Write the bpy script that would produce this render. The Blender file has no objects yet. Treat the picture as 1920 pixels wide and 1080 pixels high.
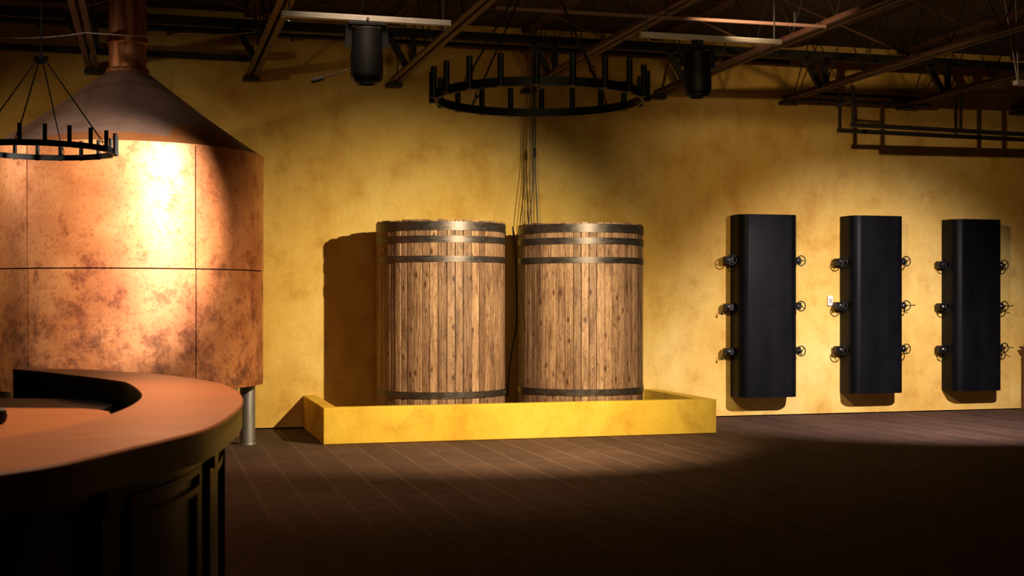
import bpy, math, random
from mathutils import Vector, Matrix
random.seed(7)
PI = math.pi
S = bpy.context.scene
COL = S.collection

# ------------------------------------------------------------------ camera
CAM_H, FPX, YH = 1.5, 2450.0, 560.0
YAW = math.atan(0.2776)
SN, CS = math.sin(YAW), math.cos(YAW)
cd = bpy.data.cameras.new('camera'); cam = bpy.data.objects.new('camera', cd); COL.objects.link(cam)
cam.location = (0, 0, CAM_H); cam.rotation_euler = (PI/2, 0, -YAW)
cd.sensor_width = 36; cd.lens = FPX/1920*36; cd.shift_y = (YH-540)/1920
cd.clip_start = 0.05; cd.clip_end = 100
cd.dof.use_dof = True; cd.dof.focus_distance = 15.3; cd.dof.aperture_fstop = 4.5
S.camera = cam
# ------------------------------------------------------------------ world, exposure, lamps
w = bpy.data.worlds.new('world'); S.world = w; w.use_nodes = True
bg = w.node_tree.nodes['Background']; bg.inputs[0].default_value = (1.0, 0.62, 0.32, 1); bg.inputs[1].default_value = 0.003
S.view_settings.view_transform = 'Standard'; S.view_settings.look = 'None'
S.view_settings.exposure = 0.0; S.view_settings.gamma = 1.0; S.view_settings.use_curve_mapping = False

def spot(name, loc, target, power, angle, blend, col, size=0.05):
    l = bpy.data.lights.new(name, 'SPOT'); o = bpy.data.objects.new(name, l); COL.objects.link(o)
    o.location = loc; l.energy = power; l.spot_size = math.radians(angle); l.spot_blend = blend
    l.color = col; l.shadow_soft_size = size
    d = Vector(target)-Vector(loc); o.rotation_euler = d.to_track_quat('-Z', 'Y').to_euler()
    return o
WARM = (1.0, 0.78, 0.50)
spot('vat_spot', (4.35, 9.95, 3.11), (2.85, 14.9, -0.60), 1950, 92, 1.0, (1.0, 0.79, 0.47), 0.03)
spot('vat_spill', (4.4, 9.8, 3.99), (9.6, 15.25, 1.9), 520, 72, 1.0, (1.0, 0.68, 0.36), 0.05)
spot('panel_spot', (8.35, 9.95, 3.13), (8.85, 15.25, -0.10), 2250, 70, 1.0, (1.0, 0.86, 0.88), 0.04)
spot('tank_spot', (1.61, 9.95, 3.10), (-0.60, 12.6, 2.02), 2400, 48, 0.7, (1.0, 0.88, 0.74), 0.04)
spot('left_spot', (-3.5, 13.0, 3.3), (-1.2, 13.7, 1.9), 220, 110, 1.0, (1.0, 0.74, 0.45), 0.08)
spot('cone_spot', (-1.5, 6.5, 4.4), (-0.25, 13.2, 3.25), 620, 15, 1.0, (1.0, 0.82, 0.68), 0.12)
spot('hall_spot', (2.57, 4.7, 3.15), (5.0, 15.25, 3.45), 75, 40, 1.0, (1.0, 0.66, 0.30), 0.06)
spot('hall_spot', (3.86, 4.7, 3.15), (4.6, 15.25, 3.45), 75, 40, 1.0, (1.0, 0.66, 0.30), 0.06)
spot('wash_fill', (1.3, 3.6, 3.9), (2.4, 13.0, 1.2), 110, 60, 1.0, (1.0, 0.80, 0.40), 0.6)  # added soft fill that lifts the shadows, no fixture behind it
spot('floor_fill', (1.5, 9.4, 4.6), (2.0, 11.3, 0.0), 230, 78, 1.0, (1.0, 0.70, 0.48), 0.5)  # added overhead fill to brighten the floor, stands for no real lamp
spot('bar_spot', (1.05, 6.6, 3.9), (-0.05, 5.0, 1.1), 640, 80, 1.0, (1.0, 0.63, 0.37), 0.10)

# ------------------------------------------------------------------ pixel <-> place
def ray(x, y):
    l = (x-960)/FPX
    return (SN+CS*l, CS-SN*l, (YH-y)/FPX)
def atY(x, y, Y):
    r = ray(x, y); t = Y/r[1]; return Vector((r[0]*t, Y, CAM_H+r[2]*t))
def atZ(x, y, z):
    r = ray(x, y); t = (z-CAM_H)/r[2]; return Vector((r[0]*t, r[1]*t, z))

# ------------------------------------------------------------------ materials
def mat(name, build=None, color=(.5, .5, .5), rough=.6, metal=0.0, spec=.5):
    m = bpy.data.materials.new(name); m.use_nodes = True
    nt = m.node_tree; b = nt.nodes['Principled BSDF']
    b.inputs['Base Color'].default_value = (*color, 1); b.inputs['Roughness'].default_value = rough
    b.inputs['Metallic'].default_value = metal; b.inputs['Specular IOR Level'].default_value = spec
    if build: build(NB(nt, b))
    return m
class NB:
    def __init__(s, nt, b): s.nt, s.b, s.L = nt, b, nt.links
    def n(s, t, **k):
        x = s.nt.nodes.new(t)
        for a, v in k.items(): setattr(x, a, v)
        return x
    def lk(s, a, b): s.L.new(a, b)
    def coord(s, kind='Object', scale=(1, 1, 1), rnd=0.0):
        c = s.n('ShaderNodeTexCoord'); mp = s.n('ShaderNodeMapping'); mp.inputs['Scale'].default_value = scale
        s.lk(c.outputs[kind], mp.inputs[0])
        if rnd:
            oi = s.n('ShaderNodeObjectInfo'); v = s.n('ShaderNodeVectorMath', operation='SCALE')
            v.inputs[0].default_value = (13.1, 7.7, 31.3); s.lk(oi.outputs['Random'], v.inputs['Scale'])
            s.lk(v.outputs[0], mp.inputs['Location'])
        return mp.outputs[0]
    def noise(s, vec, scale, detail=6, rough=.6, dist=0.0):
        x = s.n('ShaderNodeTexNoise'); x.inputs['Scale'].default_value = scale; x.inputs['Detail'].default_value = detail
        x.inputs['Roughness'].default_value = rough; x.inputs['Distortion'].default_value = dist
        s.lk(vec, x.inputs['Vector']); return x.outputs['Fac']
    def ramp(s, fac, stops):
        x = s.n('ShaderNodeValToRGB'); e = x.color_ramp.elements
        while len(e) < len(stops): e.new(0.5)
        for i, (p, c) in enumerate(stops):
            e[i].position = p; e[i].color = (*c, 1) if len(c) == 3 else c
        s.lk(fac, x.inputs[0]); return x.outputs[0]
    def mix(s, fac, a, b, mode='MIX'):
        x = s.n('ShaderNodeMix', data_type='RGBA', blend_type=mode)
        for v, i in ((fac, 0), (a, 6), (b, 7)):
            if isinstance(v, (int, float)): x.inputs[i].default_value = v
            elif isinstance(v, tuple): x.inputs[i].default_value = (*v, 1)
            else: s.lk(v, x.inputs[i])
        return x.outputs[2]
    def math(s, op, a, b=None, c=None):
        x = s.n('ShaderNodeMath', operation=op)
        for i, v in enumerate((a, b, c)):
            if v is None: continue
            if isinstance(v, (int, float)): x.inputs[i].default_value = v
            else: s.lk(v, x.inputs[i])
        return x.outputs[0]
    def bump(s, h, strength=.2, dist=.01):
        x = s.n('ShaderNodeBump'); x.inputs['Strength'].default_value = strength; x.inputs['Distance'].default_value = dist
        s.lk(h, x.inputs['Height']); s.lk(x.outputs[0], s.b.inputs['Normal'])
    def color(s, c): s.lk(c, s.b.inputs['Base Color'])
    def rough(s, c): s.lk(c, s.b.inputs['Roughness'])

def plaster(light, mid, dark):
    def f(q):
        v = q.coord('Object')
        a = q.noise(v, .7, 4, .55, .2); b = q.noise(v, 3.0, 5, .6, .2); c = q.noise(v, 26, 4, .6)
        vs = q.coord('Object', (1, 1, .35)); d = q.noise(vs, 1.7, 6, .62, .1)
        base = q.ramp(a, [(.30, dark), (.50, mid), (.70, light)])
        blot = q.ramp(b, [(.30, (.74, .62, .44)), (.46, (.94, .91, .86)), (.60, (1, 1, 1))])
        col = q.mix(.75, base, blot, 'MULTIPLY')
        drip = q.ramp(d, [(.32, (.80, .68, .50)), (.50, (1, 1, 1)), (.75, (1.04, 1.04, 1.05))])
        col = q.mix(.7, col, drip, 'MULTIPLY')
        spk = q.ramp(c, [(.30, (.84, .81, .76)), (.55, (1, 1, 1))])
        q.color(q.mix(.5, col, spk, 'MULTIPLY'))
        q.bump(c, .08, .008)
    return f
M = {}
M['plaster'] = mat('ochre plaster', plaster((.81, .595, .20), (.755, .51, .13), (.655, .395, .08)), rough=.8, spec=.2)
M['curb'] = mat('yellow plaster', plaster((.80, .57, .10), (.74, .48, .055), (.64, .37, .03)), rough=.75, spec=.2)

def wood_stave(q):
    v = q.coord('Object', (10, 10, .5), 1); g = q.noise(v, 5, 9, .74, .4)
    v3 = q.coord('Object', (16, 16, 4.5), 1); s = q.noise(v3, 2.6, 7, .72, 1.1)
    v2 = q.coord('Object', (3.2, 3.2, .7), 1); k = q.noise(v2, 2.4, 5, .6, .6)
    kv = q.n('ShaderNodeTexVoronoi'); kv.inputs['Scale'].default_value = 1.0; q.lk(q.coord('Object', (13, 13, 5.0), 1), kv.inputs['Vector'])
    sc = q.n('ShaderNodeSeparateColor'); q.lk(kv.outputs['Color'], sc.inputs[0])
    kd = q.math('ADD', kv.outputs['Distance'], q.math('MULTIPLY', q.math('GREATER_THAN', sc.outputs[0], .62), 1.0))
    kn = q.ramp(kd, [(.06, (.10, .07, .055)), (.14, (.42, .33, .27)), (.20, (.85, .8, .76)), (.30, (1, 1, 1))])
    base = q.ramp(g, [(.26, (.085, .044, .025)), (.42, (.25, .145, .083)), (.60, (.43, .28, .17)), (.8, (.58, .42, .28))])
    dk = q.ramp(k, [(.32, (.42, .37, .34)), (.42, (.74, .70, .67)), (.52, (1, 1, 1))])
    spots = q.ramp(s, [(.34, (.24, .19, .16)), (.43, (.74, .69, .66)), (.5, (1, 1, 1)), (.64, (1, 1, 1)), (.74, (1.3, 1.28, 1.2))])
    c = q.mix(.9, base, dk, 'MULTIPLY'); c = q.mix(.9, c, spots, 'MULTIPLY'); c = q.mix(.95, c, kn, 'MULTIPLY')
    oi = q.n('ShaderNodeObjectInfo'); t = q.ramp(oi.outputs['Random'], [(0, (.52, .46, .44)), (.5, (.88, .84, .82)), (1, (1.2, 1.18, 1.14))])
    q.color(q.mix(1.0, c, t, 'MULTIPLY')); q.bump(g, .25, .004)
M['stave'] = mat('stained spruce', wood_stave, rough=.55, spec=.35)
M['wood_dark'] = mat('dark wood inside', color=(.06, .035, .02), rough=.8)
def hoop(q):
    v = q.coord('Object', (3, 3, 9)); a = q.noise(v, 4, 6, .6)
    q.color(q.ramp(a, [(.3, (.075, .063, .058)), (.7, (.14, .12, .112))]))
    q.rough(q.ramp(a, [(.3, (.36,)*3), (.7, (.50,)*3)]))
M['hoop'] = mat('galvanised hoop', hoop, metal=.85)

def copper(q, mask=None):
    v = q.coord('Object')
    a = q.noise(v, 1.5, 5, .62, .2); b = q.noise(v, 4.0, 10, .76, .1); c = q.noise(v, 26, 8, .75)
    z = q.n('ShaderNodeSeparateXYZ'); q.lk(v, z.inputs[0])
    lowz = q.n('ShaderNodeMapRange'); q.lk(z.outputs[2], lowz.inputs[0])
    lowz.inputs[1].default_value = .5; lowz.inputs[2].default_value = 2.6; lowz.inputs[3].default_value = -.09; lowz.inputs[4].default_value = .05
    bb = q.math('ADD', b, lowz.outputs[0])
    base = q.ramp(a, [(.3, (.42, .12, .030)), (.5, (.56, .19, .052)), (.7, (.72, .30, .105))])
    blot = q.ramp(bb, [(.32, (.22, .16, .17)), (.40, (.52, .40, .36)), (.48, (.90, .84, .80)), (.62, (1, 1, 1))])
    spk = q.ramp(c, [(.36, (.45, .38, .34)), (.47, (1, 1, 1))])
    col = q.mix(.9, base, blot, 'MULTIPLY'); col = q.mix(.55, col, spk, 'MULTIPLY')
    rg = q.ramp(b, [(.3, (.62,)*3), (.6, (.44,)*3)])
    q.rough(rg); q.bump(b, .06, .01)
    q.b.inputs['Coat Weight'].default_value = .9
    cw = q.mix(1.0, q.ramp(c, [(.38, (.12,)*3), (.50, (.95,)*3)]), q.ramp(b, [(.38, (.25,)*3), (.50, (1,)*3)]), 'MULTIPLY')
    q.lk(cw, q.b.inputs['Coat Weight'])
    q.lk(q.ramp(bb, [(.36, (.8,)*3), (.52, (.56,)*3)]), q.b.inputs['Coat Roughness'])
    return col
M['copper'] = mat('mottled copper', lambda q: q.color(copper(q)), metal=.35)
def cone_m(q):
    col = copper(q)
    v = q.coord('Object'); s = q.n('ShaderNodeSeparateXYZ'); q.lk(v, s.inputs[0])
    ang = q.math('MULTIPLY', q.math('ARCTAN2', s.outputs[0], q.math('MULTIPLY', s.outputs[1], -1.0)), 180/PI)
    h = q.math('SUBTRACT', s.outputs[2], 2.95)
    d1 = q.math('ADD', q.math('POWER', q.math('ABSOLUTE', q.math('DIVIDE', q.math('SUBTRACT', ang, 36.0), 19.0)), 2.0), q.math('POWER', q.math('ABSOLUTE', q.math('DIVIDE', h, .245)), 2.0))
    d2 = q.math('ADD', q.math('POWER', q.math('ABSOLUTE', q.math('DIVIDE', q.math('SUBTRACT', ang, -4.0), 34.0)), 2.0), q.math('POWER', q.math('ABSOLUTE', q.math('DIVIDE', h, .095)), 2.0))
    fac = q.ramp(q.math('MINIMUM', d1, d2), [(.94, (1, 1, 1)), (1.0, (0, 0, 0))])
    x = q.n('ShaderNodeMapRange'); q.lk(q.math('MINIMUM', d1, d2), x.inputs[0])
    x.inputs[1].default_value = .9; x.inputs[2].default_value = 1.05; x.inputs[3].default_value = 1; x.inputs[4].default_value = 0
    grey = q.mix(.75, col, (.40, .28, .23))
    q.color(q.mix(x.outputs[0], grey, q.mix(.5, col, (.62, .22, .06))))  # spot pool arcs painted in orange, the weak sheen above them in grey
M['cone'] = mat('copper cone with painted light arcs', cone_m, metal=.75)
def pipe_m(q):
    v = q.coord('Object', (8, 8, .8)); a = q.noise(v, 3, 6, .65)
    q.color(q.ramp(a, [(.35, (.30, .10, .04)), (.65, (.75, .34, .17))]))
M['flue'] = mat('streaked copper pipe', pipe_m, metal=.8, rough=.45)
M['seam'] = mat('dark seam', color=(.07, .03, .015), rough=.7)
M['steel'] = mat('brushed steel', lambda q: q.rough(q.ramp(q.noise(q.coord('Object', (20, 20, 1)), 3), [(.3, (.35,)*3), (.7, (.5,)*3)])), color=(.50, .48, .47), metal=.9)
def black_panel_m(q):
    a = q.noise(q.coord('Object', (1, 1, .35)), 2.2, 6, .6, .3); b = q.noise(q.coord('Object'), 60, 3)
    q.color(q.ramp(a, [(.35, (.002, .002, .0026)), (.7, (.0048, .0048, .0064))]))
    q.rough(q.ramp(a, [(.3, (.36,)*3), (.7, (.50,)*3)])); q.bump(b, .05, .002)
M['black_panel'] = mat('black painted sheet', black_panel_m, spec=.09)
M['black_iron'] = mat('black iron', lambda q: q.color(q.ramp(q.noise(q.coord('Object'), 40), [(.3, (.004, .004, .004)), (.7, (.011, .010, .0095))])), rough=.45, spec=.3)
M['chrome'] = mat('bright metal', color=(.75, .74, .72), rough=.22, metal=1)
M['chand'] = mat('matt black metal', lambda q: q.color(q.ramp(q.noise(q.coord('Object'), 25), [(.3, (.002, .0017, .0016)), (.7, (.005, .004, .0034))])), rough=.55, spec=.15)
def counter_m(q):
    v = q.coord('Object', (1.2, 7, 1)); a = q.noise(v, 2.2, 6, .6, .4)
    q.color(q.ramp(a, [(.3, (.36, .125, .045)), (.5, (.42, .15, .058)), (.7, (.47, .18, .075))]))
    q.bump(q.noise(q.coord('Object'), 90, 3), .04, .002)
M['counter'] = mat('brown counter top', counter_m, rough=.45, spec=.3)
M['bar_black'] = mat('black lacquered wood', lambda q: q.color(q.ramp(q.noise(q.coord('Object', (3, 3, .6)), 6), [(.3, (.010, .008, .006)), (.7, (.020, .016, .011))])), rough=.38, spec=.5)
M['bar_frieze'] = mat('olive painted wood', color=(.20, .165, .05), rough=.45)
M['bar_inner'] = mat('dark olive painted wood', color=(.075, .060, .024), rough=.5)
def plank_m(q):
    v = q.coord('Object', (2.2, 30, 1), 1); a = q.noise(v, 2.4, 7, .7, .3)
    v2 = q.coord('Object', (1.5, 1.5, 1), 1); b = q.noise(v2, 1.2, 4)
    base = q.ramp(a, [(.28, (.036, .020, .014)), (.5, (.085, .050, .036)), (.72, (.145, .090, .066))])
    t = q.ramp(b, [(.3, (.75, .72, .72)), (.7, (1.05, 1.0, 1.0))])
    c = q.mix(1, base, t, 'MULTIPLY')
    g = q.n('ShaderNodeTexCoord'); s = q.n('ShaderNodeSeparateXYZ'); q.lk(g.outputs['Generated'], s.inputs[0])
    ed = q.math('ABSOLUTE', q.math('SUBTRACT', s.outputs[0], .5))
    edge = q.ramp(ed, [(.45, (0, 0, 0)), (.492, (.5, .5, .5))])
    oi = q.n('ShaderNodeObjectInfo'); rt = q.ramp(oi.outputs['Random'], [(0, (.86, .85, .85)), (1, (1.1, 1.08, 1.06))])
    q.color(q.mix(edge, q.mix(1, c, rt, 'MULTIPLY'), (.19, .128, .094)))
    q.rough(q.ramp(a, [(.3, (.85,)*3), (.7, (.72,)*3)])); q.bump(a, .12, .004)
M['plank'] = mat('brown laminate', plank_m, spec=.08)
M['subfloor'] = mat('dark subfloor', color=(.05, .03, .02), rough=.9)
M['rust'] = mat('red oxide steel', lambda q: q.color(q.ramp(q.noise(q.coord('Object', (1, 1, 1)), 7), [(.3, (.050, .019, .010)), (.7, (.085, .036, .020))])), rough=.7)
M['deck'] = mat('dark ceiling deck', lambda q: q.color(q.ramp(q.noise(q.coord('Object'), 1.5), [(.3, (.030, .018, .012)), (.7, (.05, .030, .020))])), rough=.9)
M['dark_steel'] = mat('dark steel', color=(.020, .016, .014), rough=.6)
M['alu'] = mat('grey painted aluminium', lambda q: q.color(q.ramp(q.noise(q.coord('Object'), 12), [(.3, (.34, .32, .28)), (.7, (.43, .40, .35))])), rough=.5)
M['conduit'] = mat('pinkish painted conduit', color=(.17, .095, .075), rough=.5)
M['lamp_black'] = mat('black lamp housing', color=(.004, .004, .0045), rough=.5, spec=.25)
M['lens'] = mat('lamp lens', color=(.05, .05, .05), rough=.1)
bl = M['lens'].node_tree.nodes['Principled BSDF']; bl.inputs['Emission Color'].default_value = (1, .85, .6, 1); bl.inputs['Emission Strength'].default_value = .05
M['cable'] = mat('black cable', color=(.012, .010, .009), rough=.5)
M['cable_tan'] = mat('tan cable', color=(.20, .12, .06), rough=.5)
M['cable_pale'] = mat('pale cable', color=(.22, .17, .12), rough=.5)
M['white'] = mat('white plastic', color=(.80, .76, .72), rough=.4)
M['post'] = mat('reddish brown wood', lambda q: q.color(q.ramp(q.noise(q.coord('Object', (9, 9, .8)), 4, 6), [(.3, (.09, .026, .012)), (.7, (.17, .055, .026))])), rough=.45)
M['gap'] = mat('shadow gap', color=(.02, .014, .01), rough=.9)

# ------------------------------------------------------------------ geometry
class MB:
    def __init__(s): s.v, s.f = [], []
    def add(s, vs, fs):
        k = len(s.v); s.v += [tuple(p) for p in vs]; s.f += [tuple(i+k for i in f) for f in fs]
    def box(s, x0, x1, y0, y1, z0, z1, bev=0.0):
        b = bev
        if b <= 0:
            s.add([(x, y, z) for z in (z0, z1) for x, y in ((x0, y0), (x1, y0), (x1, y1), (x0, y1))],
                  [(3, 2, 1, 0), (4, 5, 6, 7), (0, 1, 5, 4), (1, 2, 6, 5), (2, 3, 7, 6), (3, 0, 4, 7)])
        else:
            def oc(i, z): return [(x0+i+b, y0+i, z), (x1-i-b, y0+i, z), (x1-i, y0+i+b, z), (x1-i, y1-i-b, z), (x1-i-b, y1-i, z), (x0+i+b, y1-i, z), (x0+i, y1-i-b, z), (x0+i, y0+i+b, z)]
            s.stack([oc(b, z0), oc(0, z0+b), oc(0, z1-b), oc(b, z1)])
    def stack(s, rings, caps=True, closed=True):
        n = len(rings[0]); vs = [p for r in rings for p in r]; fs = []
        for k in range(len(rings)-1):
            for i in range(n if closed else n-1):
                j = (i+1) % n; fs.append((k*n+i, k*n+j, (k+1)*n+j, (k+1)*n+i))
        if caps: fs += [tuple(range(n-1, -1, -1)), tuple((len(rings)-1)*n+i for i in range(n))]
        s.add(vs, fs)
    def lathe(s, prof, n=32, c=(0, 0, 0), axis='z', caps=True):
        rings = []
        for r, z in prof:
            ring = []
            for i in range(n):
                a = 2*PI*i/n; x, y = r*math.cos(a), r*math.sin(a)
                p = (x, y, z) if axis == 'z' else ((x, -z, y) if axis == 'y' else (z, x, y))
                ring.append((p[0]+c[0], p[1]+c[1], p[2]+c[2]))
            rings.append(ring)
        s.stack(rings, caps)
    def tube(s, pts, r, n=8, closed=False):
        pts = [Vector(p) for p in pts]; m = len(pts); rings = []; up = None
        for i, p in enumerate(pts):
            if closed: d = pts[(i+1) % m]-pts[i-1]
            else: d = pts[min(i+1, m-1)]-pts[max(i-1, 0)]
            d.normalize()
            if up is None: up = d.orthogonal().normalized()
            up = (up-d*up.dot(d)).normalized(); q = d.cross(up)
            rings.append([p+up*(r*math.cos(2*PI*k/n))+q*(r*math.sin(2*PI*k/n)) for k in range(n)])
        if closed: rings.append(rings[0]); s.stack(rings, False)
        else: s.stack(rings)
    def bar(s, a, b, wd, ht, up=(0, 0, 1)):
        a, b, up = Vector(a), Vector(b), Vector(up); d = (b-a).normalized()
        if abs(d.dot(up)) > .98: up = Vector((0, 1, 0))
        x = d.cross(up).normalized()*(wd/2); y = x.cross(d).normalized()*(ht/2)
        s.stack([[p+x+y, p-x+y, p-x-y, p+x-y] for p in (a, b)])
    def prism(s, poly, z0, z1): s.stack([[(x, y, z) for x, y in poly] for z in (z0, z1)])
    def torus(s, R, r, c=(0, 0, 0), axis='y', n=28, m=6):
        pts = []
        for i in range(n):
            a = 2*PI*i/n; x, y = R*math.cos(a), R*math.sin(a)
            pts.append((c[0]+x, c[1], c[2]+y) if axis == 'y' else (c[0]+x, c[1]+y, c[2]))
        s.tube(pts, r, m, True)
    def shell(s, r0, r1, a0, a1, z0, z1, n=12, cx=0, cy=0):
        rings = []
        for i in range(n+1):
            a = a0+(a1-a0)*i/n; sx, sy = math.sin(a), -math.cos(a)
            rings.append([(cx+r*sx, cy+r*sy, z) for r, z in ((r0, z0), (r1, z0), (r1, z1), (r0, z1))])
        s.stack(rings)
    def build(s, name, m, parent=None, smooth=None, loc=None):
        me = bpy.data.meshes.new(name); me.from_pydata(s.v, [], s.f); me.update()
        import bmesh
        b = bmesh.new(); b.from_mesh(me); bmesh.ops.recalc_face_normals(b, faces=b.faces); b.to_mesh(me); b.free()
        me.materials.append(m)
        if smooth:
            me.polygons.foreach_set('use_smooth', [True]*len(me.polygons)); me.set_sharp_from_angle(angle=math.radians(smooth))
        o = bpy.data.objects.new(name, me); COL.objects.link(o)
        if parent: o.parent = parent
        if loc: o.location = loc
        return o
def tag(o, label, cat, group=None):
    o['label'] = label; o['category'] = cat
    if group: o['group'] = group
    return o
def thing(name, label, cat, loc=(0, 0, 0), group=None, rz=0):
    o = bpy.data.objects.new(name, None); COL.objects.link(o); o.location = loc; o.rotation_euler = (0, 0, rz)
    o.empty_display_size = .1
    return tag(o, label, cat, group)
def structure(o): o['kind'] = 'structure'; return o

# ------------------------------------------------------------------ room
YW = 15.25
m = MB(); m.box(-5, 15, YW, YW+.2, .014, 5.2); wall = structure(m.build('wall_back', M['plaster']))
m = MB(); m.box(-5, 15, YW+.03, YW+.19, -.02, .02); structure(m.build('gap_shade_strip', M['gap']))  # dark strip, shade of the gap under the wall put into its colour
m = MB(); m.box(-5, 15, -1, YW+.3, -.12, -.022); floor = structure(m.build('floor', M['subfloor']))
PW, PL = .31, 2.6
def plank(x, y0, y1):
    q = MB(); hx = PW/2-.0006; L = (y1-y0)/2-.0006; b = .002
    q.stack([[(-hx, -L, -.022), (hx, -L, -.022), (hx, L, -.022), (-hx, L, -.022)],
             [(-hx, -L, -b), (hx, -L, -b), (hx, L, -b), (-hx, L, -b)],
             [(-hx+b, -L+b, 0), (hx-b, -L+b, 0), (hx-b, L-b, 0), (-hx+b, L-b, 0)]])
    return q.build('plank', M['plank'], floor, loc=(x, (y0+y1)/2, random.uniform(-.0012, 0)))
x = -3.7; k = 0
while x < 12.6:
    y1 = YW+.02; y = y1-PL*(.35+.65*((k*0.37) % 1)); top = y1
    while top > 2.4:
        if y < 2.4: y = 2.4-.2
        # keep only what can be in view
        lo = min((Vector((x, top, 0)).dot(Vector((CS, -SN, 0))))/max(.1, Vector((x, top, 0)).dot(Vector((SN, CS, 0)))), 9)
        if -.55 < lo < .55: plank(x, y, top)
        top = y; y = y-PL
    x += PW; k += 1

# ceiling deck with open web joists
ZC = 4.78
m = MB(); m.box(-5, 15, 2, YW+.2, ZC, ZC+.15); ceil = structure(m.build('ceiling', M['deck']))
JX = [-.60, 1.12, 2.77, 4.42, 6.09, 7.87, 9.57, 11.3]
for jx in JX:
    m = MB()
    for dx in (-.045, .045): m.box(jx+dx-.028, jx+dx+.028, 4.0, YW-.01, 4.03, 4.04); 
    for dx in (-.020, .020): m.box(jx+dx-.005, jx+dx+.005, 4.0, YW-.01, 4.04, 4.10)
    m.build('joist_chord', M['rust'], ceil)
    m = MB(); m.box(jx-.07, jx+.07, 4.0, YW-.01, ZC-.06, ZC-.002); m.build('joist_top', M['rust'], ceil)
    m = MB(); y = YW-.25; z0, z1 = 4.09, ZC-.05; up = True
    pts = [(jx, y, z0)]
    while y > 4.4:
        y -= .42; pts.append((jx, y, z1 if up else z0)); up = not up
    m.tube(pts, .008, 6); m.build('joist_web', M['dark_steel'], ceil)
    m = MB(); m.box(jx-.09, jx+.09, YW-.16, YW, 3.985, 4.028); m.build('joist_seat', M['dark_steel'], ceil)
# purlin parallel to the wall, with knee braces at each joist
m = MB(); m.box(-3, 13, 14.27, 14.35, 4.40, 4.50); m.build('purlin', M['dark_steel'], ceil)
for jx in JX:
    m = MB(); m.bar((jx-.22, 14.3, 4.42), (jx-.01, 14.3, 4.06), .06, .07); m.build('knee_brace', M['dark_steel'], ceil)
    m = MB(); m.bar((jx+.06, 14.3, 4.42), (jx+.06, 14.3, 4.05), .06, .06); m.build('strut', M['dark_steel'], ceil)
# cross bridging between joists
for a, b in zip(JX[:-1], JX[1:]):
    for yy in (12.3, 8.6):
        m = MB(); m.tube([(a, yy, 4.10), (b, yy, ZC-.07)], .011, 6); m.build('bridging_rod', M['rust'], ceil)
        m = MB(); m.tube([(a, yy+.06, ZC-.07), (b, yy+.06, 4.10)], .011, 6); m.build('bridging_rod', M['rust'], ceil)
# pipes along the wall
def wallpipe(name, p0, p1, Y, r, mt, label, square=False, grp=None):
    a, b = atY(*p0, Y), atY(*p1, Y); z = (a.z+b.z)/2; a.z = b.z = z
    m = MB()
    if square: m.bar(a, b, r*2, r*2)
    else: m.tube([a, b], r, 10)
    o = m.build(name, mt, smooth=None if square else 40); tag(o, label, 'pipe' if not square else 'beam', grp)
    # brackets back to the wall
    n = max(2, int((b-a).length/1.6)+1)
    for i in range(n):
        c = a.lerp(b, (i+.5)/n); q = MB(); q.box(c.x-.015, c.x+.015, Y, YW+.01, c.z-.012, c.z+.012); q.build('bracket', M['dark_steel'], o)
    return o
wallpipe('steel_pipe', (-60, 42), (1480, 111), 14.98, .028, M['dark_steel'], 'long dark steel pipe running along the top of the yellow wall behind both lamps')
wallpipe('steel_beam', (-60, 83), (480, 112), 15.08, .034, M['dark_steel'], 'dark square steel beam on the wall behind the tank flue, lowest of three there', True)
wallpipe('steel_beam', (-60, 28), (475, 53), 15.1, .026, M['dark_steel'], 'thin dark steel beam high on the wall at left, above the other beam', True)
wallpipe('steel_pipe', (1486, 184), (1745, 200), 15.0, .022, M['dark_steel'], 'short dark pipe on the wall above the black panels, lower of the two')
wallpipe('steel_pipe', (1535, 174), (1745, 187), 15.02, .020, M['dark_steel'], 'short dark pipe on the wall above the black panels, upper of the two')
# conduit hung under the joists
a, b = atZ(930, 14, 3.98), atZ(1548, 50, 3.98)
m = MB(); m.tube([a, b], .017, 10); o = m.build('conduit', M['conduit'], smooth=40)
tag(o, 'pinkish painted conduit crossing under the joists above the larger chandelier', 'conduit')
for k in (.1, .5, .9):
    c = a.lerp(b, k); q = MB(); q.bar(c, c+Vector((0, 0, .12)), .012, .012); q.build('hanger', M['dark_steel'], o)
# sagging wire at left
def sag(a, b, d, n=12):
    a, b = Vector(a), Vector(b); return [a.lerp(b, i/n)+Vector((0, 0, -d*4*(i/n)*(1-i/n))) for i in range(n+1)]
m = MB(); pts = []
for (p, q_) in (((-40, 66), (160, 61)), ((160, 61), (480, 60))):
    pts += sag(atY(*p, 11.9), atY(*q_, 11.9), .035)
m.tube(pts, .005, 6)
tag(m.build('wire', M['cable_pale']), 'thin pale wire sagging across the ceiling in front of the copper flue', 'wire')

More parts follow.
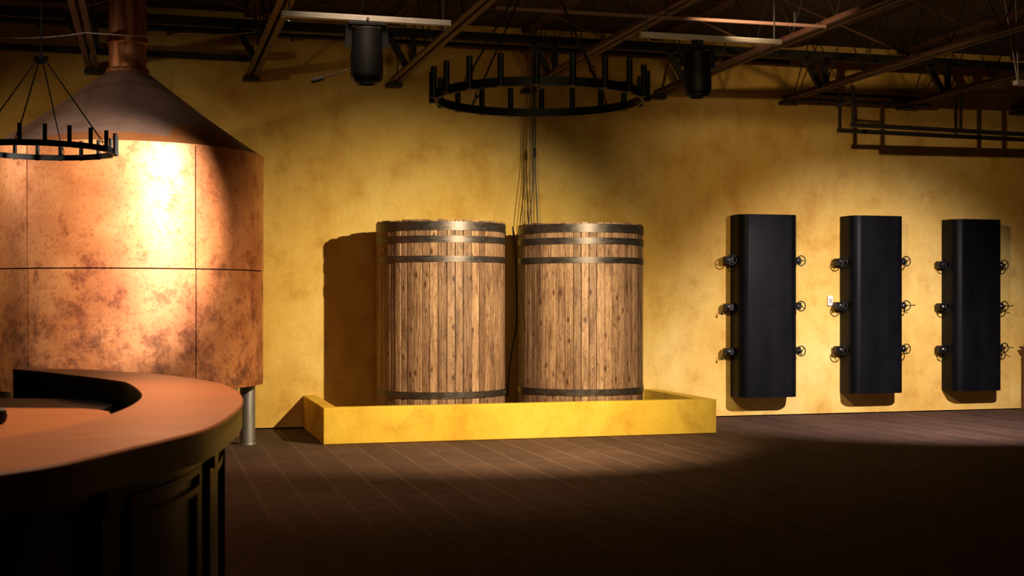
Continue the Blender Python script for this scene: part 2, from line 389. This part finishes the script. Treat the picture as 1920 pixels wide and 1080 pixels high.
# ------------------------------------------------------------------ copper tank
TC = (-.21, 13.84); TR = 1.355; Z0, ZS, Z1 = .63, 1.78, 2.945
tk = thing('copper_tank', 'huge cylindrical mottled copper tank with conical top and flue on steel legs', 'tank', (TC[0], TC[1], 0))
seams = [28, 96, 164, 232+20, 320]
m = MB(); m.lathe([(TR-.03, Z0), (TR-.03, Z1-.005)], 96); m.build('tank_core', M['seam'], tk, smooth=30)
for row, (za, zb) in enumerate(((Z0, ZS-.006), (ZS+.006, Z1-.006))):
    for i in range(5):
        a0 = seams[i]; a1 = seams[(i+1) % 5]+(360 if i == 4 else 0)
        g = .22
        m = MB(); m.shell(TR-.028, TR-(.004 if row == 0 else 0), math.radians(a0+g-row*.35), math.radians(a1-g-row*.35), za, zb, max(10, int((a1-a0)/3)))
        m.build('copper_sheet', M['copper'], tk, smooth=30)
m = MB(); m.lathe([(TR-.01, Z1-.008), (TR+.008, Z1-.006), (TR+.008, Z1+.006), (TR-.02, Z1+.012)], 96); m.build('rim', M['copper'], tk, smooth=30)
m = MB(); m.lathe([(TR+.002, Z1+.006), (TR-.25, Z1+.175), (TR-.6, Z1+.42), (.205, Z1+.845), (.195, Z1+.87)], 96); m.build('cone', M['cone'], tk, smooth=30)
m = MB(); m.lathe([(.185, Z1+.84), (.185, ZC)], 40); fl = m.build('flue', M['flue'], tk, smooth=30)
m = MB(); m.lathe([(.187, Z1+1.13), (.202, Z1+1.14), (.202, Z1+1.19), (.187, Z1+1.20)], 40); m.build('flue_collar', M['flue'], tk, smooth=30)
m = MB(); m.lathe([(.19, Z1+.855), (.215, Z1+.86), (.205, Z1+.885), (.186, Z1+.89)], 40); m.build('flue_flange', M['flue'], tk, smooth=30)
for (lx, ly) in ((.975, 13.70), (.86, 14.58), (-.21, 15.02), (-1.25, 14.5), (-1.35, 13.5), (-.2, 12.7)):
    m = MB(); m.lathe([(.078, 0.012), (.078, Z0+.02)], 24, (lx-TC[0], ly-TC[1], 0)); lg = m.build('leg', M['steel'], tk, smooth=30)
    m = MB(); m.lathe([(.088, 0), (.088, .012)], 24, (lx-TC[0], ly-TC[1], 0)); m.build('foot_plate', M['steel'], lg, smooth=30)

# ------------------------------------------------------------------ curb and vats
cx0, cx1, cy0, ch, cw = 1.72, 6.09, 13.42, .378, .15
m = MB()
poly = [(cx0, YW), (cx0, cy0), (cx1, cy0), (cx1, YW), (cx1-cw, YW), (cx1-cw, cy0+cw), (cx0+cw, cy0+cw), (cx0+cw, YW)]
n = 8
vs = [(x, y, z) for z in (0.003, ch) for x, y in poly]
fs = []
for q in ((0, 1, 6, 7), (1, 2, 5, 6), (2, 3, 4, 5)):
    fs.append(tuple(i+8 for i in q)); fs.append(tuple(reversed(q)))
for i in range(8): fs.append((i, (i+1) % 8, (i+1) % 8+8, i+8))
m.add(vs, fs); o = m.build('low_wall', M['curb'])
tag(o, 'low yellow plastered curb wall boxed around the two wooden vats', 'low wall')
bv = o.modifiers.new('edge', 'BEVEL'); bv.width = .008; bv.segments = 2

VR, VH = .72, 2.345
def vat(c, label, hoopseams, shift):
    t = thing('wooden_vat', label, 'vat', (c[0], c[1], 0), 'tall wooden vats in the curb')
    N = 50; ws = [random.uniform(.84, 1.16) for _ in range(N)]; tot = sum(ws); a = math.radians(shift)
    for i in range(N):
        wd = ws[i]/tot*2*PI; a0, a1 = a+.0028, a+wd-.0028; a += wd
        off = random.uniform(-.003, .003); R = VR+off; q = MB(); prof = []
        b = .006
        for r, aa in ((R-.035, a0), (R-b, a0), (R, a0+b/R*.8), (R+.0006, (a0+a1)/2), (R, a1-b/R*.8), (R-b, a1), (R-.035, a1)):
            prof.append((r*math.sin(aa), -r*math.cos(aa)))
        q.prism(prof, .004, VH+random.uniform(-.008, .006)); q.build('stave', M['stave'], t)
    q = MB(); q.lathe([(VR-.034, VH-.09), (VR-.034, VH-.06)], 48); q.build('head', M['wood_dark'], t, smooth=30)
    for (za, zb), sa in zip(((2.232, 2.328), (2.102, 2.176), (1.893, 1.961), (.428, .500)), hoopseams):
        q = MB()
        rings = []
        for r, z in ((VR+.001, za), (VR+.007, za+.001), (VR+.007, zb-.001), (VR+.001, zb)):
            rings.append([(r*math.sin(2*PI*i/72), -r*math.cos(2*PI*i/72), z) for i in range(72)])
        q.stack(rings+[rings[0]], False); h = q.build('hoop', M['hoop'], t, smooth=40)
        q = MB(); q.shell(VR+.006, VR+.0105, math.radians(sa), math.radians(sa+9), za+.0005, zb-.0005, 4)
        lap = q.build('lap_joint', M['hoop'], h)
        for ra in (2.5, 6.5):
            aa = math.radians(sa+ra); p = ((VR+.0105)*math.sin(aa), -(VR+.0105)*math.cos(aa))
            q = MB(); q.lathe([(.007, 0), (.005, .003)], 8, (0, 0, 0), 'y')
            q.v = [(x*math.cos(aa)-y*math.sin(aa)+p[0], x*math.sin(aa)+y*math.cos(aa)+p[1], z+(za+zb)/2) for x, y, z in q.v]
            q.build('rivet', M['chrome'], h)
    return t
v1 = vat((3.155, 14.35), 'tall stave built wooden vat nearer the copper tank, metal hoops, no wires above', (-1, 24, 14, 60), 0)
v2 = vat((4.807, 14.35), 'tall stave built wooden vat nearer the black panels, wires dropping to its top', (-68, 95, 70, -19), 3)

# ------------------------------------------------------------------ black wall panels with hand wheels
def make_wheel(parent, c, rot, crank):
    q = MB(); q.torus(.062, .007, c, 'y', 28, 6)
    for k in range(3):
        a = rot+2*PI*k/3; q.bar(c, (c[0]+.06*math.cos(a), c[1], c[2]+.06*math.sin(a)), .009, .006, (0, 1, 0))
    q.lathe([(.0, -.012), (.013, -.012), (.015, .012), (.0, .014)], 12, c, 'y', False)
    wh = q.build('handwheel', M['black_iron'], parent, smooth=40)
    return wh
def valve(parent, X, side, z, base, wheel=True, rot=.5, crank=False):
    # base = x of panel side; side -1 / +1
    q = MB(); x0, x1 = sorted((base, base+side*.125))
    q.box(x0, x1, YW-.15, YW-.05, z-.045, z+.045, .008)
    cx = X
    q.lathe([(.030, .10), (.030, .165)], 16, (cx, YW, z), 'y')
    q.lathe([(.011, .14), (.011, .235)], 10, (cx, YW, z), 'y')
    v = q.build('valve', M['black_iron'], parent, smooth=40)
    q = MB(); q.lathe([(.014, .166), (.018, .172), (.018, .182), (.009, .188)], 12, (cx, YW, z), 'y'); q.build('gland_nut', M['chrome'], v, smooth=40)
    if wheel:
        wh = make_wheel(v, (cx, YW-.225, z), rot, crank)
        if crank:
            q = MB(); a = 0.12; q.tube([(cx+.062, YW-.225, z), (cx+.068, YW-.255, z+.004), (cx+.085, YW-.30, z+.006)], .006, 6); q.build('crank_pin', M['black_iron'], v)
    else:
        q = MB(); q.tube([(cx-.075, YW-.10, z-.04), (cx-.075, YW-.10, z-.075)], .005, 6); q.lathe([(.002, -.018), (.016, -.008), (.016, .008), (.002, .018)], 12, (cx-.075, YW-.10, z-.085)); q.build('drain_cock', M['black_iron'], v, smooth=40)
def panel(xl, xr, zt, zb, zs, spec, label):
    t = thing('black_panel', label, 'panel', (0, 0, 0), 'black panels on the yellow wall')
    t.location = ((xl+xr)/2, YW, zb)
    P, R = .34, .125
    def prof():
        pts = [(xl, YW-.015)]
        for k in range(9):
            a = PI+PI/2*k/8; pts.append((xl+R+R*math.cos(a), YW-P+R+R*math.sin(a)))
        for k in range(9):
            a = -PI/2+PI/2*k/8; pts.append((xr-R+R*math.cos(a), YW-P+R+R*math.sin(a)))
        pts.append((xr, YW-.015)); return pts
    L = t.location; zm = zb+(zt-zb)*.505
    for za, zc in ((zb, zm-.0015), (zm+.0015, zt)):
        q = MB(); q.prism([(x-L.x, y-L.y) for x, y in prof()], za-L.z, zc-L.z); q.build('sheet', M['black_panel'], t, smooth=25)
    q = MB(); q.box(xl+.1-L.x, xr-.1-L.x, -.03, .02, .2, zt-zb-.2); q.build('mounting_rail', M['dark_steel'], t)
    h = bpy.data.objects.new('tmp', None)
    for side, z, wh, rot, crank in spec:
        base = xl if side < 0 else xr
        valve_parent = t
        before = set(bpy.data.objects)
        valve(t, base+side*.08, side, z, base, wh, rot, crank)
        for o in set(bpy.data.objects)-before:
            if o.parent == t: o.location = (-L.x, -L.y, -L.z)
    bpy.data.objects.remove(h)
    return t
def zat(x, y): return atY(x, y, YW-.2).z
panel(7.105, 7.905, 2.556, .262, None, [(-1, zat(1374, 487), True, 1.2, False), (-1, zat(1374, 576), False, 0, False), (-1, zat(1374, 660), False, 0, False),
      (1, zat(1502, 489), True, 0, False), (1, zat(1502, 574), True, 1.57, False), (1, zat(1502, 658), True, .6, False)],
      'tall black rounded wall panel nearest the vats, two of its left valves lacking handwheels')
panel(8.66, 9.42, 2.566, .283, None, [(-1, zat(1581, 491), True, .3, False), (-1, zat(1581, 573), True, 1.5, False), (-1, zat(1581, 656), True, .9, False),
      (1, zat(1700, 490), True, .5, False), (1, zat(1700, 573), True, 0.05, True), (1, zat(1700, 654), True, .55, False)],
      'tall black rounded wall panel in the middle of three, white wall plate beside it')
panel(10.17, 10.90, 2.545, .287, None, [(-1, zat(1777, 496), True, 1.0, False), (-1, zat(1777, 575), True, 1.5, False), (-1, zat(1777, 655), True, 2.0, False),
      (1, zat(1885, 497), True, .4, False), (1, zat(1885, 574), True, .1, True), (1, zat(1885, 652), True, .5, True)],
      'tall black rounded wall panel farthest from the vats, handwheels on both sides')
p = atY(1555, 564, YW)
m = MB(); m.box(p.x-.035, p.x+.035, YW-.035, YW, p.z-.065, p.z+.065, .006); o = m.build('wall_plate', M['white'])
tag(o, 'small white plastic plate on the yellow wall beside the middle black panel', 'wall plate')
q = MB(); q.box(p.x-.02, p.x+.02, YW-.039, YW-.034, p.z-.03, p.z+.03); q.build('cover', M['alu'], o)
# wooden post at the frame edge
p = atZ(1914, 769, 0)
t = thing('wooden_post', 'dark reddish wooden post with moulded cap at far end of yellow wall', 'post', (p.x+.09, 15.02, 0))
m = MB(); m.box(-.075, .075, -.075, .075, 0, .80, .006); m.build('shaft', M['post'], t)
m = MB(); m.box(-.095, .095, -.095, .095, .80, .83, .006); m.box(-.11, .11, -.11, .11, .83, .86, .006); m.box(-.07, .07, -.07, .07, .86, .90, .01); m.build('cap', M['post'], t)
m = MB(); m.box(-.09, .09, -.09, .09, 0, .10, .006); m.build('plinth', M['post'], t)

# ------------------------------------------------------------------ bar
def spline(pts, n):
    P = [Vector(p) for p in pts]; P = [P[0]*2-P[1]]+P+[P[-1]*2-P[-2]]; out = []
    for i in range(1, len(P)-2):
        for k in range(12):
            t = k/12; a, b, c, d = P[i-1], P[i], P[i+1], P[i+2]
            out.append(.5*((2*b)+(c-a)*t+(2*a-5*b+4*c-d)*t*t+(3*b-a-3*c+d)*t*t*t))
    out.append(P[-2])
    L = [0]
    for a, b in zip(out, out[1:]): L.append(L[-1]+(b-a).length)
    res = []; j = 0
    for i in range(n):
        s = L[-1]*i/(n-1)
        while j < len(L)-2 and L[j+1] < s: j += 1
        f = (s-L[j])/max(1e-9, L[j+1]-L[j]); res.append(out[j].lerp(out[j+1], f))
    return res
BT = 1.10
OUT = [(52, 691.6), (148, 692.1), (222, 696.3), (293, 701), (350, 707.5), (407, 717), (440, 729), (455, 744), (452, 760), (425, 783), (387, 803), (330, 819), (261, 835), (126, 866), (0, 886), (-160, 905), (-400, 925)]
INN = [(24, 692), (74, 696.3), (126, 702.2), (178, 708.1), (215, 713), (236, 716.6), (252, 725), (262, 733.3), (266.5, 740.7), (262, 749.6), (244.4, 761.5), (215, 774), (178, 787), (120, 801), (60, 812), (0, 822), (-120, 838), (-300, 855)]
NB_ = 120
oc = [Vector((p.x, p.y)) for p in spline([atZ(x, y, BT) for x, y in OUT], NB_)]
ic = [Vector((p.x, p.y)) for p in spline([atZ(x, y, BT) for x, y in INN], NB_)]
def offs(c, d):      # shift a plan curve to its inner side (towards the bar's middle)
    r = []
    for i in range(len(c)):
        t = (c[min(i+1, len(c)-1)]-c[max(i-1, 0)]).normalized(); r.append(c[i]+Vector((t.y, -t.x))*d)
    return r
side = 1 if (offs(oc, .1)[60]-ic[60]).length < (oc[60]-ic[60]).length else -1
def sweep(m, c, i0, i1, d0, d1, z0, z1):
    A, B = offs(c, side*d0), offs(c, side*d1)
    m.stack([[(A[i].x, A[i].y, z0), (A[i].x, A[i].y, z1), (B[i].x, B[i].y, z1), (B[i].x, B[i].y, z0)] for i in range(i0, i1+1)])
bar = thing('bar_counter', 'curved bar counter with brown top and black panelled front in the foreground', 'bar counter', (oc[60].x-.5, oc[60].y, 0))
BO = (-bar.location.x, -bar.location.y, 0)
def bpart(m, name, mt, smooth=35, parent=None):
    o = m.build(name, mt, parent or bar, smooth)
    if parent is None: o.location = BO
    return o
m = MB(); Tz = .014
m.stack([[(oc[i].x, oc[i].y, BT-Tz), (oc[i].x, oc[i].y, BT-.006), (oc[i].lerp(ic[i], .01).x, oc[i].lerp(ic[i], .01).y, BT),
          (ic[i].x, ic[i].y, BT), (ic[i].x, ic[i].y, BT-Tz)] for i in range(NB_)])
bpart(m, 'countertop', M['counter'], None)
m = MB(); sweep(m, oc, 0, NB_-1, .004, .06, 1.0, BT-Tz); bpart(m, 'edge_band', M['bar_frieze'])
m = MB(); sweep(m, oc, 0, NB_-1, .07, .13, .955, 1.0); bpart(m, 'frieze', M['bar_black'])
m = MB(); sweep(m, oc, 0, NB_-1, .10, .15, 0, .955); bpart(m, 'front', M['bar_black'])
m = MB(); sweep(m, oc, 0, NB_-1, .078, .11, 0, .12); bpart(m, 'plinth', M['bar_black'])
m = MB(); sweep(m, ic, 0, NB_-1, -.03, -.001, .0, BT-Tz); bpart(m, 'inner_apron', M['bar_inner'])
L = [0]
for a, b in zip(oc, oc[1:]): L.append(L[-1]+(b-a).length)
# pilasters: one at the silhouette near px (405, 860)
tgt = min(range(NB_), key=lambda i: abs(oc[i].y-4.62)+abs(oc[i].x+.66))
def idx(s): return min(range(NB_), key=lambda i: abs(L[i]-s))
PS = [L[tgt]+.98*k for k in range(-6, 4) if .05 < L[tgt]+.98*k < L[-1]-.1]
for s in PS:
    i0, i1 = max(0, idx(s)-1), min(NB_-1, idx(s)+1)
    m = MB(); sweep(m, oc, i0, i1, .066, .11, .0, .92); sweep(m, oc, i0, i1, .05, .11, .92, .998); bpart(m, 'pilaster', M['bar_black'])
for s0, s1 in zip(PS, PS[1:]):
    i0, i1 = idx(s0+.13), idx(s1-.13)
    if i1-i0 < 4: continue
    for ins, zz in ((0, .0), (1, .06)):
        a, b = i0+ins, i1-ins
        m = MB(); zt, zb = .945-zz, .17+zz
        sweep(m, oc, a, b, .080, .102, zt-.022, zt); sweep(m, oc, a, b, .080, .102, zb, zb+.022)
        sweep(m, oc, a, a+1, .080, .102, zb+.022, zt-.022); sweep(m, oc, b-1, b, .080, .102, zb+.022, zt-.022)
        bpart(m, 'panel_moulding', M['bar_black'])
# lower worktop inside the bar
WZ = 1.03
far = [atZ(x, y, WZ) for x, y in ((-260, 763), (-100, 764), (60, 765), (150, 765.5), (185, 768), (205, 772))]
i0 = min(range(NB_), key=lambda i: (ic[i]-Vector(atZ(215, 774, BT).xy)).length)
near = offs(ic, side*(-.02))
poly = [(p.x, p.y) for p in far]+[(near[i].x, near[i].y) for i in range(i0, NB_, 2)]
m = MB(); m.prism(poly, WZ-.03, WZ); bpart(m, 'worktop', M['counter'], None)
m = MB(); inx = [(p.x+.02, p.y-.04) for p in far]+[(near[i].x-.03, near[i].y+.02) for i in range(i0, NB_, 2)]
m.prism(inx, 0, WZ-.03); bpart(m, 'under_cabinet', M['bar_black'], None)
cab = [(p.x, p.y) for p in (atZ(-220, 747, .99), atZ(190, 747, .99), atZ(214, 757, .99), atZ(195, 768, .99), atZ(-220, 768, .99))]
m = MB(); m.prism(cab, 0, .99); bpart(m, 'back_cabinet', M['lamp_black'], None)
p = atZ(-5, 795, WZ)
m = MB(); m.lathe([(.018, 0), (.030, .008), (.036, .030), (.030, .052), (.014, .062), (.013, .068), (.0, .070)], 24, (0, 0, 0)); o = m.build('jar', M['lamp_black'], smooth=40, loc=(p.x, p.y, WZ))
tag(o, 'small round black jar on the worktop inside the bar', 'jar')

# ------------------------------------------------------------------ chandeliers
CR = .566
def chandelier(c, zr, label, a0, rods, canopy_z, top):
    t = thing('chandelier', label, 'chandelier', (c[0], c[1], zr), 'black ring chandeliers')
    q = MB(); H = .047
    rings = []
    for r, z in ((CR-.012, -H/2), (CR+.006, -H/2), (CR+.006, H/2), (CR-.012, H/2)):
        rings.append([(r*math.sin(2*PI*i/96), r*math.cos(2*PI*i/96), z) for i in range(96)])
    q.stack(rings+[rings[0]], False); q.build('ring', M['chand'], t, smooth=40)
    base = None
    for i in range(20):
        a = math.radians(a0+18*i); x, y = (CR+.022)*math.sin(a), -(CR+.022)*math.cos(a)
        if base is None:
            q = MB(); q.lathe([(.0165, -H/2), (.0165, .142), (.013, .145), (.013, .130)], 16); base = q.build('candle_tube', M['chand'], t, smooth=40); o = base
        else:
            o = base.copy(); COL.objects.link(o); o.parent = t
        o.location = (x, y, 0)
    q = MB(); q.lathe([(.0, -.035), (.03, -.034), (.052, -.012), (.062, .012), (.055, .03), (.0, .034)], 24, (0, 0, canopy_z)); q.build('hub', M['chand'], t, smooth=40)
    for ra in rods:
        a = math.radians(ra); x, y = CR*math.sin(a), -CR*math.cos(a)
        A = Vector((x*.96, y*.96, H/2)); B = Vector((x*.09, y*.09, canopy_z-.02)); d = (B-A).normalized()
        q = MB(); q.tube([A+d*.10, B], .0055, 8); rd = q.build('rod', M['chand'], t, smooth=40)
        q = MB(); n = d.orthogonal().normalized(); n2 = d.cross(n)
        for k, (c0, nn) in enumerate(((A+d*.03, n), (A+d*.075, n2))):
            q.tube([c0+d*(.03*math.cos(2*PI*j/12))+nn*(.012*math.sin(2*PI*j/12)) for j in range(12)], .0035, 6, True)
        q.build('link', M['chand'], rd)
    q = MB(); q.tube([(0, 0, canopy_z), (0, 0, top-zr)], .008, 8); q.build('drop_rod', M['chand'], t, smooth=40)
    return t
r = ray(1011, 0); c1 = Vector((r[0], r[1]))*7.14
chandelier((c1.x, c1.y), 1.5+(560-184)/FPX*7.14, 'black ring chandelier with candle tubes hanging in the middle, seen against the yellow wall', 0, (36-20, 118, 208, 298), .74, ZC)
r = ray(77, 0); c2 = Vector((r[0], r[1]))*10.6
chandelier((c2.x, c2.y), 1.5+(560-282)/FPX*10.6, 'black ring chandelier with candle tubes hanging in front of the copper tank', 7, (70, 165, 255, 345), .73, ZC)

# ------------------------------------------------------------------ lighting rails and lamps
RY, RZ = 9.97, 3.65
def rail(x0, x1, label):
    o = MB()
    o.box(x0, x1, RY-.025, RY+.025, RZ-.022, RZ+.022, .003); r_ = o.build('lighting_rail', M['alu']); tag(r_, label, 'rail', 'rails carrying the lamps')
    for xx in (x0+.06, x1-.06):
        q = MB(); q.tube([(xx, RY, RZ+.02), (xx, RY, ZC)], .006, 6); q.build('hanger', M['dark_steel'], r_)
        q = MB(); q.torus(.02, .005, (xx-.0, RY-.0, RZ-.03), 'y', 12, 5); q.build('hook', M['chrome'], r_)
    return r_
rail(.96, 2.27, 'slim pale metal rail under the joists carrying the lamp nearer the tank')
rail(3.85, 5.11, 'slim pale metal rail under the joists carrying the lamp beyond the larger chandelier')
def lamp(x, zb, h, r0, r1, yaw, label):
    t = thing('stage_lamp', label, 'lamp', (x, RY, zb), 'black stage lamps under the joists')
    q = MB(); q.lathe([(r0*.86, 0), (r0*.97, .02), (r0, .06), (r0, h*.42), (r1, h*.60), (r1*.95, h*.85), (r1*.7, h*.88)], 32); q.build('housing', M['lamp_black'], t, smooth=35)
    q = MB(); q.lathe([(r0*.50, .0), (r0*.50, .012)], 32); q.build('lens', M['lens'], t, smooth=35)
    q = MB(); q.lathe([(r0*.52, .012), (r0*.52, -.016), (r0*.72, -.020), (r0*.86, -.006), (r0*.88, .010)], 32, caps=False); q.build('bezel', M['black_iron'], t, smooth=35)
    for s in (-1, 1):
        q = MB(); q.bar((s*(r1+.03), 0, h*.55), (s*(r1+.02), 0, h*.92), .05, .02, (0, 1, 0)); q.build('yoke_arm', M['lamp_black'], t)
    q = MB(); q.box(-r1-.04, r1+.04, -.05, .05, h*.90, h*.97, .008); q.build('yoke_base', M['lamp_black'], t)
    q = MB(); q.box(-.04, .04, -.035, .035, h*.965, RZ-zb-.023, .004); q.build('clamp', M['lamp_black'], t)
    q = MB(); q.lathe([(.012, .03), (.012, .055)], 10, (0, 0, h*.97+.02), 'y'); q.build('clamp_bolt', M['chrome'], t, smooth=40)
    return t
lamp(1.61, 3.165, .47, .125, .115, 0, 'black cylindrical stage lamp hanging from the rail nearer the copper tank')
lamp(4.35, 3.175, .42, .118, .105, 0, 'black cylindrical stage lamp on bracket arms hanging beyond the larger chandelier')
# thin boom rod beside the first lamp
a, b, c = atY(660, 128, 10.4), atY(606, 146, 10.4), atY(583, 152, 10.4)
t = thing('boom_rod', 'thin dark rod with a thicker tip jutting out beside the lamp near the tank', 'rod', a)
m = MB(); m.tube([Vector((0, 0, 0)), b-a], .006, 8); m.tube([Vector((0, 0, 0)), Vector((.03, -.2, .30)), Vector((.03, -.43, .50))], .006, 8); m.build('rod', M['dark_steel'], t)
m = MB(); m.tube([b-a, c-a], .022, 12); m.build('tip', M['dark_steel'], t)
# suspended twin rail frame above the panels
FZ = 3.565
A0, A1 = atZ(1571, 244.5, FZ), atZ(1920, 262, FZ); B0, B1 = atZ(1596, 234, FZ), atZ(1920, 252, FZ)
t = thing('track_frame', 'dark twin rail lighting frame suspended above the black panels', 'lighting frame', (A0.x, A0.y, FZ))
o0 = Vector((A0.x, A0.y, FZ))
for P, Q in ((A0, A1), (B0, B1)):
    Q2 = P+(Q-P)*1.25; m = MB(); m.bar(P-o0, Q2-o0, .045, .05); m.build('rail', M['dark_steel'], t)
    for k, hz in ((.01, 4.03), (.62, 4.03), (1.15, 4.03)):
        c = P+(Q-P)*k; m = MB(); m.bar(c-o0, Vector((c.x, c.y, hz))-o0, .03, .03); m.build('hanger', M['dark_steel'], t)
m = MB(); m.bar((A0.x-o0.x, A0.y-o0.y, .29), (B0.x-o0.x, B0.y-o0.y, .29), .03, .03); m.build('end_bar', M['dark_steel'], t)
# pale fitting on wires at the right edge
p = atY(1903, 155, 11.6)
t = thing('hanging_fitting', 'pale grey bar fitting hung on wires high above the farthest black panel', 'light fitting', p)
m = MB(); m.box(0, 1.1, -.04, .04, -.025, .025, .004); m.build('channel', M['alu'], t)
for dx0, dx1 in ((.03, -.16), (.04, .0), (.55, .45), (.56, .7)):
    m = MB(); m.tube([(dx0, 0, .02), (dx1, 0, 4.78-p.z)], .006, 6); m.build('wire', M['alu'], t)
# ------------------------------------------------------------------ cables over the second vat
top = atY(1000, 110, 14.85)
ends = [(981, 416, 'cable_tan', .004), (987, 416, 'cable', .0035), (992, 416, 'cable', .006), (997, 416, 'cable_tan', .004), (1001, 416, 'cable', .005), (1008, 416, 'cable', .008), (1013, 414, 'cable_pale', .004)]
mids = [(993, 300), (995, 330), (999, 345), (997, 340), (1001, 350), (1004, 320), (1009, 320)]
words = ['tan cable farthest to the tank side of the bundle', 'thin dark cable second from the tank side', 'dark cable crossing the thickest one within the bundle',
         'tan cable in the middle of the bundle', 'thin dark cable just beside the thickest one', 'thickest black cable of the bundle, with a dark connector', 'pale cable at the panel side of the bundle']
for (ex, ey, mt, rr), (mx, my), wd in zip(ends, mids, words):
    a = top+Vector((random.uniform(-.02, .02), 0, .75)); b = atY(mx, (my+150)/2-20, 14.85); b2 = atY(mx, my, 14.85); c = atY(ex, ey, 14.85); d = Vector((c.x+.02, c.y+.0, VH-.062))
    pts = [Vector(p) for p in spline([a, b, b2, atY((ex+mx)/2, (ey+my)/2, 14.85), c, d], 24)]
    m = MB(); m.tube(pts, rr, 6); o = m.build('cable', M[mt], smooth=50); tag(o, wd+' above the vat nearer the panels', 'cable', 'cables dropping to the vat')
    if 'connector' in wd:
        p = atY(1003, 286, 14.85); q = MB(); q.lathe([(.006, -.06), (.018, -.04), (.018, .03), (.008, .06)], 12, tuple(p)); q.build('connector', M['cable'], o, smooth=40)
m = MB(); pts = spline([atY(967, 480, 14.95), atY(969, 590, 14.95), atY(968, 610, 14.95), atY(962, 645, 14.95), atY(958, 668, 14.95), atY(954, 700, 14.95), atY(951, 745, 14.95)], 20)
top2 = atY(961, 425, 14.95)
m.tube([top2]+pts, .009, 8); tag(m.build('cable', M['cable'], smooth=50), 'loose black cable hanging in the gap between the two vats', 'cable')
